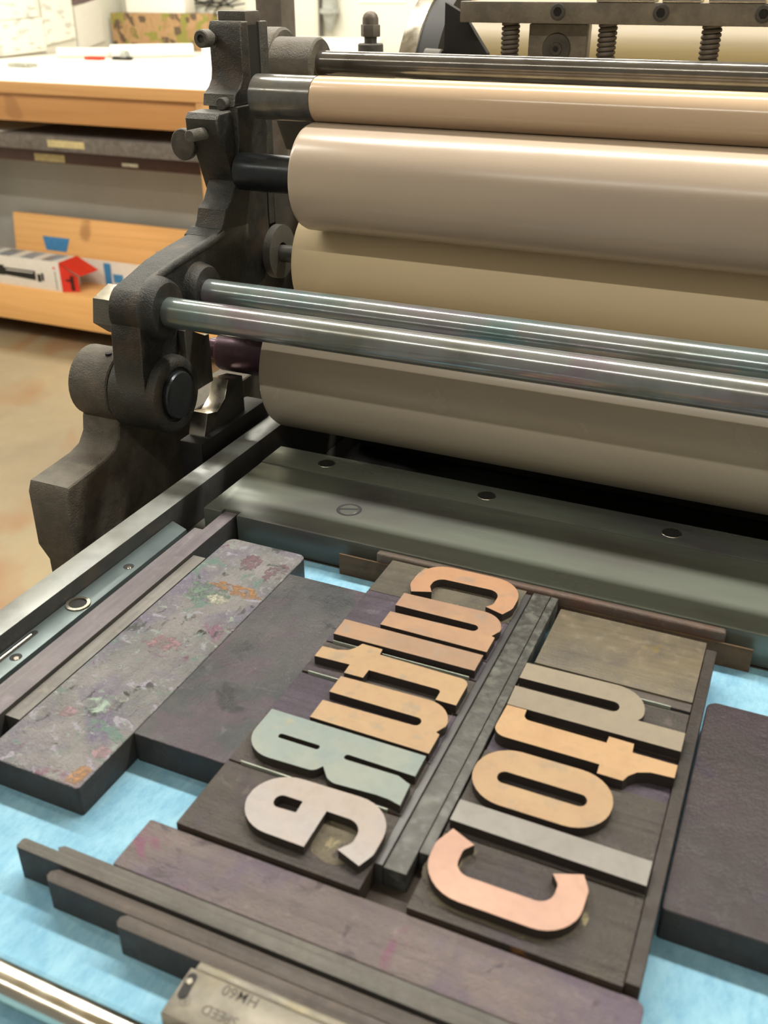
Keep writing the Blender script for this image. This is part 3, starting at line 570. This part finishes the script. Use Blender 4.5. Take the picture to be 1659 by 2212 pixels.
# bearing fork that carries the front form roller
MB().prism([(553, 20), (575, 20), (575, 88), (553, 88)], -406, -398.5, 'x', 0.6).build('fork_tine', M['bar'], ra) if False else None
MB().prism([(512, 62), (541, 62), (541, 96.5), (536, 97), (516, 107.5), (512.5, 107)], -376.8, -371.5, 'x', 0.6).build('fork_tine', [M['bright'], M['iron_dark']], ra)  # bright top and dark sides paint in the fall of light
MB().prism([(512, 32), (566, 32), (566, 58.5), (547, 62), (541, 50), (530, 44), (518, 47)], -376.5, -363, 'x', 0.6).build('journal_saddle', [M['bright'], M['iron_dark']], ra)  # light and shade put into the colours here too, by face direction
MB().box(-376.5, -358, 500, 590, 2, 32, 2).build('lower_bracket', M['black'], ra)

# ---------------------------------------------------------------- rollers
def roll(label, xe, y, z, r, matl, jx, jr, jm, name='ink_roller', jprof=None):
    t = thing(name, label, 'roller', (xe + 250, y, z))
    ch = min(2.0, r * 0.06)
    MB().lathe([(xe, r - ch * 2), (xe + ch * .6, r - ch * .6), (xe + ch * 2, r), (220, r)], (y, z), 'x', 96).build('roller_sleeve', matl, t, smooth=40)
    MB().lathe(jprof or [(jx, jr - 1.2), (jx + 1.2, jr), (xe + 0.5, jr)], (y, z), 'x', 64).build('roller_journal', jm, t)
    return t
roll('large grey-taupe form roller at the bottom, just above the steel bar', -330, 579.2, 70.9, 47.3, M['roll_form'], -380, 15, M['journal_purple'],
     jprof=[(-396, 8), (-388, 8), (-388, 10.5), (-386, 14.4), (-384, 15), (-329.5, 15)])
roll('khaki form roller behind the two tie rods, second roller up from the bed', -342.5, 648, 128.3, 42.0, M['roll_back'], -385, 6.4, M['journal'])
roll('big taupe ink drum, third roller up, with dark thick journal', -323.6, 607.6, 194.0, 34.7, M['roll_drum'], -379, 12.6, M['journal_dark'])
roll('thin glossy copper-brown rider roller on top with a bare steel end', -321.5, 618, 241.9, 14.55, M['roll_rider'], -367.5, 14.45, M['journal'])

# ---------------------------------------------------------------- cylinder carriage behind the rollers
cf = thing('carriage_frame', 'dark iron carriage side with collars, standing behind the inking rollers', 'carriage frame', (-400, 800, FL))
MB().cyl(-372, 240, (720, 256.6), 8.65, 'x', 0.6, 64).build('guide_rod', M['rod_back'], cf)
MB().lathe([(-408, 18), (-406.5, 19.5), (-372.5, 19.5), (-371, 18.2), (-371, 8)], (722, 254.5)).build('rod_sleeve', M['iron_base'], cf)
MB().lathe([(-427, 22), (-425, 24), (-411, 24), (-409, 22), (-409, 10)], (735, 256)).build('rod_collar', M['iron_base'], cf)
MB().hexa([(-390, 694, 196), (-370, 694, 196), (-370, 706, 196), (-390, 706, 196), (-397, 690, 222), (-364, 690, 222), (-364, 720, 240), (-397, 720, 240)], 2).build('rod_hanger', M['iron_dark'], cf)
MB().box(-330, 240, 693, 836, -46, 112, 3).build('added_backlight_block', M['iron_dark'], cf)  # unseen block added to keep backlight from under the rollers
MB().cyl(25, 200, (-380, 700), 6.5, 'z', 0.5, 32).build('hanger_post', M['iron_dark'], cf)
MB().ring(-377, -371, (648, 129.5), 20, 7, 'x').build('bearing_ring', M['iron_dark'], cf)
MB().hexa([(-400, 652, 100), (-378, 652, 100), (-378, 700, 60), (-400, 700, 60), (-400, 652, 190), (-378, 652, 190), (-378, 700, 150), (-400, 700, 150)], 1).build('bearing_bracket', M['iron_dark'], cf)
MB().box(-650, -613, 1096, 1130, FL, 420, 3).build('post', M['pillar'], cf) if False else None
solid('press_post', 'upright flat brown iron post behind the roller frame top', 'post', MB().box(-648, -613, 1096, 1130, FL, 460, 3), M['pillar'])
MB().box(-470, -385, 880, 960, 180, 249, 3).build('bolt_plate', M['iron_dark'], cf)
an = MB().lathe([(249.2, 12), (259, 12), (260, 11), (260, 3)], (-420, 920), 'z', 40).build('capped_bolt', M['iron'], cf)
MB().prism([(-420 + 9.4 * math.cos(math.radians(60 * k + 10)), 920 + 9.4 * math.sin(math.radians(60 * k + 10))) for k in range(6)], 265.5, 276, 'z', 1.0).build('hex_nut', M['pillar'], an)
MB().lathe([(259, 6), (266, 6), (266, 5.8)], (-420, 920), 'z').build('stud', M['iron_dark'], an)
MB().lathe([(275.5, 7.6), (281, 7.5), (284, 6.4), (286.3, 4), (287.2, 1)], (-420, 920), 'z').build('acorn_cap', M['pillar'], an)

cy = thing('impression_cylinder', 'large impression cylinder with gripper bar and springs behind the rollers', 'cylinder', (-200, 960, 120))
CC = (960, 205); CR = 98
MB().cyl(-330, 260, CC, CR - 6, 'x', 0, 128).build('cylinder_drum', M['tympan'], cy)
MB().lathe([(-367, CR + 6), (-365.5, CR + 8), (-351, CR + 8), (-350, CR + 6.5), (-350, 20)], (952, 202), 'x', 128).build('bearer_ring', M['bright'], cy)
MB().cyl(-349.8, -331, (952, 202), CR + 6.2, 'x', 0, 128).build('cheek_disc', M['black'], cy)
MB().lathe([(-336, 9), (-322, 8.5), (-321, 7.5), (-321, 1)], (851, 252), 'x', 48).build('cheek_boss', M['iron'], cy)
MB().prism([(-322, 246), (-283, 246), (-283, 258), (-306, 288), (-322, 296)], 856, 864, 'y', 0.8).build('cheek_bracket', M['black'], cy)
gb = MB().box(-302, 240, 838, 858, 281.5, 297.0, 1.2).build('gripper_bar', M['iron_bar'], cy)
for x0, x1 in ((-190, -146), (-140, -112), (-106, -66), (-60, -20)): MB().box(x0, x1, 837.0, 858, 297.1, 299.5, 0.4).build('gripper_tab', M['bright'], gb)
for x in (-220, -140, -66): 
    MB().torus_rect([(837.2, 6.0), (836.8, 5.4), (836.8, 3.4), (841, 3.2), (841, 6.0)], (x, 290), 'y', 32).build('socket_screw', M['iron_dark'], gb)
    MB().cyl(837.6, 841, (x, 290), 3.4, 'y', 0, 6).build('screw_socket', M['hole'], gb)
MB().box(-246, -198, 850, 866, 240, 281, 1).build('mounting_block', M['iron_bar'], cy)
kb = MB().lathe([(850.2, 12), (848.5, 11), (848.5, 5), (847.5, 4.6), (847.5, 2.2)], (-222, 263), 'y', 40).build('round_screw', M['iron'], cy)
MB().cyl(847.0, 849, (-222, 263), 2.3, 'y', 0, 6).build('screw_socket', M['hole'], kb)
def spring(x, y):
    pts = []; R_, p, t = 6.0, 3.5, 0.0
    for k in range(0, 17 * 18 + 1):
        a = 2 * math.pi * k / 18; pts.append((x + R_ * math.cos(a), y + R_ * math.sin(a), 226 + p * k / 18))
    s_ = MB().tube(pts, 1.72, 8).build('coil_spring', M['pillar'], cy)
    MB().cyl(222, 284, (x, y), 4.6, 'z', 0, 24).build('spring_pin', M['hole'], s_)
for x in (-262, -182, -102.5, -22): spring(x, 852)

# ---------------------------------------------------------------- work table in the background
Y0 = 2728
tb = thing('work_table', 'wooden work table with thick wood edge and open base, behind the press', 'table', (-2400, 3500, FL))
MB().box(-3400, -1480, Y0, 4440, -17, 19, 2).build('table_top', M['t_wood'], tb)
MB().box(-3380, -1850, Y0 + 14, Y0 + 50, -106, -17.2, 1).build('apron', M['t_dark'], tb)
MB().box(-1849, -1790, Y0 + 2, Y0 + 60, FL + 72, -17.2, 2).build('leg', M['t_leg'], tb)
MB().box(-1789, -1560, Y0 + 14, Y0 + 40, -106, -17.2, 1).build('apron', M['t_wood'], tb)
MB().box(-3380, -1700, Y0, Y0 + 40, -826, -696, 2).build('base_rail', M['board'], tb)
MB().box(-3380, -1700, Y0 + 41, 4300, -720, -696, 1).build('base_shelf', M['board'], tb)
MB().box(-3380, -1700, 3000, 3030, -695, -246, 0).build('back_panel', M['greypanel'], tb)
MB().box(-3380, -3120, Y0 + 60, 2999, -695, -246, 0).build('side_panel', M['greypanel'], tb)
MB().box(-3100, -1860, Y0 + 62, 3255, -246, -197, 1).build('drawer_case', M['maroon'], tb)
MB().box(-3300, -3000, 2900, 4200, FL, -722, 0).build('plinth', M['maroon'], tb)
MB().box(-2200, -1800, 2900, 4200, FL, -722, 0).build('plinth', M['maroon'], tb)
MB().box(-1858, -1500, Y0 + 62, 3255, -190, -160, 1).build('shelf', M['maroon'], tb)
MB().box(-3100, -1853, Y0 + 8, 3250, -196, -150, 2).build('stone_shelf', M['slab'], tb)
MB().box(-2468, -2312, Y0 + 7.0, Y0 + 7.9, -183, -160, 0).build('tape_label', M['masking'], tb)
MB().box(-2585, -2450, Y0 + 60.5, Y0 + 61.4, -242, -217, 0).build('tape_label', M['masking'], tb)
MB().box(-2206, -2140, Y0 + 60.0, Y0 + 61.4, -238, -227, 0).build('metal_clip', M['bright'], tb)
solid('paper_sheet', 'white paper sheet lying on the stone shelf at the left picture edge', 'paper', MB().prism([(-3050, 2742), (-2700, 2742), (-2660, 3150), (-3050, 3150)], -149.8, -148.6, 'z'), M['white'])
solid('table_cover', 'bright white paper covering the whole table top', 'paper', MB().box(-3395, -1490, Y0 + 8, 4430, 19.2, 21.0, 0.4), M['white'])
def tube_x(label, x0, y0, x1, y1, r, mat_, z=21.2, inner=True):
    a = Vector((x0, y0, z + r)); b = Vector((x1, y1, z + r)); t = thing('paper_roll', label, 'paper roll', ((x0+x1)/2, (y0+y1)/2, z))
    MB().tube([a, b], r, 32).build('roll', mat_, t); d = (b - a).normalized()
    MB().tube([a - d * 0.6, a + d * 2], r * 0.55, 24).build('roll_opening', M['masking'], t)
    return t
tube_x('long white paper roll lying on the table near the patterned box', -2960, 3760, -2690, 3990, 27, M['white'])
tube_x('smaller white paper roll lying left on the table', -3200, 3700, -2990, 3800, 20, M['white'])
solid('paper_stack', 'stack of white paper at the right end of the table, seen behind the collar', 'paper', MB().prism([(-2450, 3700), (-1830, 4090), (-1900, 4300), (-2500, 4300)], 21.2, 97, 'z', 1), M['white'])
tp = thing('tape_dispenser', 'small grey tape dispenser in front of the white paper roll', 'dispenser', (-2850, 3700, 21.2))
MB().cyl(-2855, -2825, (3700, 42), 18, 'x', 2, 32).build('tape_wheel', M['pipe'], tp); MB().box(-2900, -2810, 3685, 3715, 21.2, 34, 3).build('dispenser_base', M['black'], tp)
solid('red_pencil_box', 'small flat red box lying on the table beside the paper rolls', 'box', MB().box(-3010, -2930, 3640, 3680, 21.2, 34, 1), M['red'])
solid('wood_block', 'small pale wooden piece at the left end of the table', 'block', MB().box(-3010, -2900, 3180, 3230, 21.2, 36, 2), M['p_pale'])
bx = thing('carton', 'brown cardboard box printed with olive and dark lettering patterns', 'box', (-3100, 4400, 21.2))
MB().box(-3385, -2822, 4330, 4425, 21.2, 182, 3).build('carton_body', M['pattern'], bx)
solid('white_box', 'plain white box standing on the patterned cardboard box', 'box', MB().box(-3290, -2952, 4340, 4430, 182.2, 420, 3), M['white'])
# sheets pinned on the left wall
def wall_sheet(label, y0, y1, z0, z1, x=-3419, mat_=None, tilt=0):
    return solid('wall_paper_sheet', label, 'paper', MB().hexa([(x, y0, z0), (x + 3, y0, z0), (x + 3, y1, z0 + tilt), (x, y1, z0 + tilt), (x, y0, z1), (x + 3, y0, z1), (x + 3, y1, z1 + tilt), (x, y1, z1 + tilt)]), mat_ or M['printed'], None)
wall_sheet('big printed white sheet on the left wall, lower one at picture edge', 3350, 3872, 22, 158, -3412, None, 14)
wall_sheet('printed white sheet on the left wall, upper one at picture edge', 3350, 3850, 156, 420, -3419, None, 20)
wall_sheet('printed white sheet on the left wall nearest the room corner', 3876, 4085, 60, 330, -3412, None, 20)
wall_sheet('plain cream board on the left wall beside the room corner', 4100, 4300, 24, 210, -3414, M['ceil'], 35)
wall_sheet('pink and orange sheet high on the left wall above the cream board', 4090, 4290, 215, 460, -3419, M['p_pink'], 20)
# wire rack on the back wall
wr = thing('wire_tangle', 'tangle of thin dark wires hanging on the back wall', 'wires', (-2850, 4470, 300))
for k, (x0, z0, x1, z1, sag) in enumerate(((-3010, 262, -2720, 250, -46), (-2990, 240, -2700, 275, -30), (-2960, 280, -2690, 225, -34), (-2920, 190, -2740, 330, 12), (-2950, 310, -2760, 205, 6), (-3040, 225, -2760, 300, -30), (-2880, 170, -2700, 300, 20))):
    pts = [(x0 + (x1 - x0) * t, 4464 + 4 * math.sin(k + t * 3), z0 + (z1 - z0) * t + sag * math.sin(math.pi * t)) for t in [i / 16 for i in range(17)]]
    MB().tube(pts, 3.2, 8).build('wire', M['black'], wr)
pp = thing('wall_pipe', 'grey vertical pipe with a fitting on the back wall', 'pipe', (-2240, 4450, 120))
MB().cyl(190, 1790, (-2232, 4440), 32, 'z', 0, 32).build('pipe_body', M['pipe'], pp)
MB().lathe([(110, 8), (128, 18), (185, 34), (188, 46), (206, 46), (208, 34), (230, 34)], (-2232, 4440), 'z', 32).build('pipe_fitting', M['pipe'], pp)
MB().cyl(60, 1790, (-2286, 4455), 11, 'z', 0, 20).build('conduit', M['iron'], pp)
solid('wall_notice', 'white sheet pinned on the back wall above the capped bolt', 'paper', MB().box(-2100, -1870, 4474, 4478.5, 232, 520, 0), M['white'])
# under the table
bd = thing('wood_board', 'light pine board leaning at the back of the table base with blue tape', 'board', (-2450, 2980, -695))
def lean(x0, x1, z0, z1, y0, y1, t): return MB().hexa([(x0, y0, z0), (x1, y0, z0), (x1, y0 + t, z0), (x0, y0 + t, z0), (x0, y1, z1), (x1, y1, z1), (x1, y1 + t, z1), (x0, y1 + t, z1)])
lean(-2892, -1870, -695, -476, 2925, 2952, 18).build('board_plank', M['board'], bd)
def ly(z, off=0): return 2925 + 27 * (z + 695) / 219 + off
MB().hexa([(-2738, ly(-604, -1), -604), (-2640, ly(-604, -1), -604), (-2640, ly(-604), -604), (-2738, ly(-604), -604), (-2752, ly(-553, -1), -553), (-2622, ly(-553, -1), -553), (-2622, ly(-553), -553), (-2752, ly(-553), -553)]).build('blue_tape', M['blue'], bd)
MB().box(-2218, -2156, ly(-594, -1.2), ly(-565, -1.2), -594, -562, 0).build('blue_tape', M['blue'], bd)
wb = thing('white_board_strip', 'low white board with strips of blue tape behind the red-flapped box', 'board', (-2350, 2890, -695))
lean(-2700, -1900, -695, -606, 2884, 2890, 6).build('board_panel', M['carton'], wb)
MB().box(-2425, -2396, 2882.6, 2884.6, -694, -612, 0).build('blue_tape', M['blue'], wb); MB().box(-2386, -2344, 2882.6, 2885, -682, -650, 0).build('blue_tape', M['blue'], wb)
cb = thing('tripod_carton', 'long white carton printed with a black tripod, its red end flap open', 'box', (-2700, 2790, -695.8))
X1 = -2513
MB().box(-3100, X1, 2742, 2846, -695.8, -588, 1).build('carton_body', M['carton'], cb)
MB().box(-3090, X1 - 20, 2752, 2838, -587.9, -587.2, 0).build('photo_strip', M['photo'], cb)
MB().box(X1 + 0.2, X1 + 2, 2744, 2844, -694, -590, 0).build('open_end', M['carton'], cb)
MB().hexa([(X1 + .3, 2742, -588), (X1 + .3, 2846, -586), (X1 + 95, 2842, -628), (X1 + 88, 2748, -630), (X1 + .3, 2742, -586.5), (X1 + .3, 2846, -584.5), (X1 + 96, 2842, -626.5), (X1 + 89, 2748, -628.5)]).build('top_flap', M['red'], cb)
MB().hexa([(X1 + .3, 2741, -695), (X1 + 62, 2763, -693), (X1 + 62, 2764.5, -693), (X1 + .3, 2742.5, -695), (X1 + .3, 2741, -590), (X1 + 62, 2763, -640), (X1 + 62, 2764.5, -640), (X1 + .3, 2742.5, -590)]).build('side_flap', M['red'], cb)
MB().box(X1 + 34, X1 + 48, 2752, 2754.2, -688, -634, 0).build('flap_cutout', M['red_dk'], cb); 
MB().box(X1 + 18, X1 + 36, 2747, 2749.6, -654, -648, 0).build('flap_cutout', M['red_dk'], cb)
pic = MB(); pic.box(-2960, -2780, 2740.6, 2741.8, -660, -622); pic.prism([(-2780, -658), (-2632, -664), (-2630, -630), (-2780, -630)], 2740.6, 2741.8, 'y'); pic.box(-2622, -2606, 2740.6, 2741.8, -668, -640); pic.box(-2602, -2592, 2740.6, 2741.8, -662, -634)
pic.build('printed_tripod', M['black'], cb)
MB().box(-2770, -2640, 2740.2, 2740.7, -639, -636, 0).build('printed_tripod_leg', M['white'], cb)
MB().prism([(-2538 + 5 * math.cos(a * .5236), -609 + 5 * math.sin(a * .5236)) for a in range(12)], 2741.0, 2741.8, 'y').build('printed_dot', M['red'], cb)
MB().box(-2539, -2533, 2741.0, 2741.8, -690, -622, 0).build('printed_line', M['pipe'], cb)

# ---------------------------------------------------------------- marks on the paint-stained block
for k in ('p_orange', 'p_mint', 'p_pink', 'p_pale', 'p_mag', 'p_green'): broken(M[k])
blot(f1, 'orange_stain', rag(-252, 374, 17, 4.2, 44, .3, -0.08), 16.1, M['p_orange'])
blot(f1, 'pale_stain', rag(-259, 362, 6, 4.6, 40, .25), 16.1, M['p_pale'])
blot(f1, 'magenta_stain', rag(-262, 402, 6, 8, 40, .2), 16.1, M['p_mag'])
blot(f1, 'green_stain', rag(-268, 366, 12, 10, 44, .25), 16.08, M['p_green'])
blot(f1, 'mint_stain', rag(-262, 266, 7.5, 7, 40, .3, .5), 16.1, M['p_mint'])
blot(f1, 'pink_stain', rag(-272, 256, 4, 4, 18, .2), 16.1, M['p_pink'])
blot(f1, 'brown_stain', rag(-241, 225, 4.2, 7, 40, .25), 16.1, M['p_orange'])
blot(f1, 'magenta_stain', rag(-243, 398, 6, 9, 40, .25), 16.1, M['p_mag'])
blot(f1, 'pink_stain', rag(-262, 318, 8, 6, 40, .3), 16.09, M['p_pink'])
blot(f1, 'pink_stain', rag(-241, 240, 4, 4, 18, .25), 16.1, M['p_pink'])
for o in bpy.data.objects:
    if '_o' in o: del o['_o']
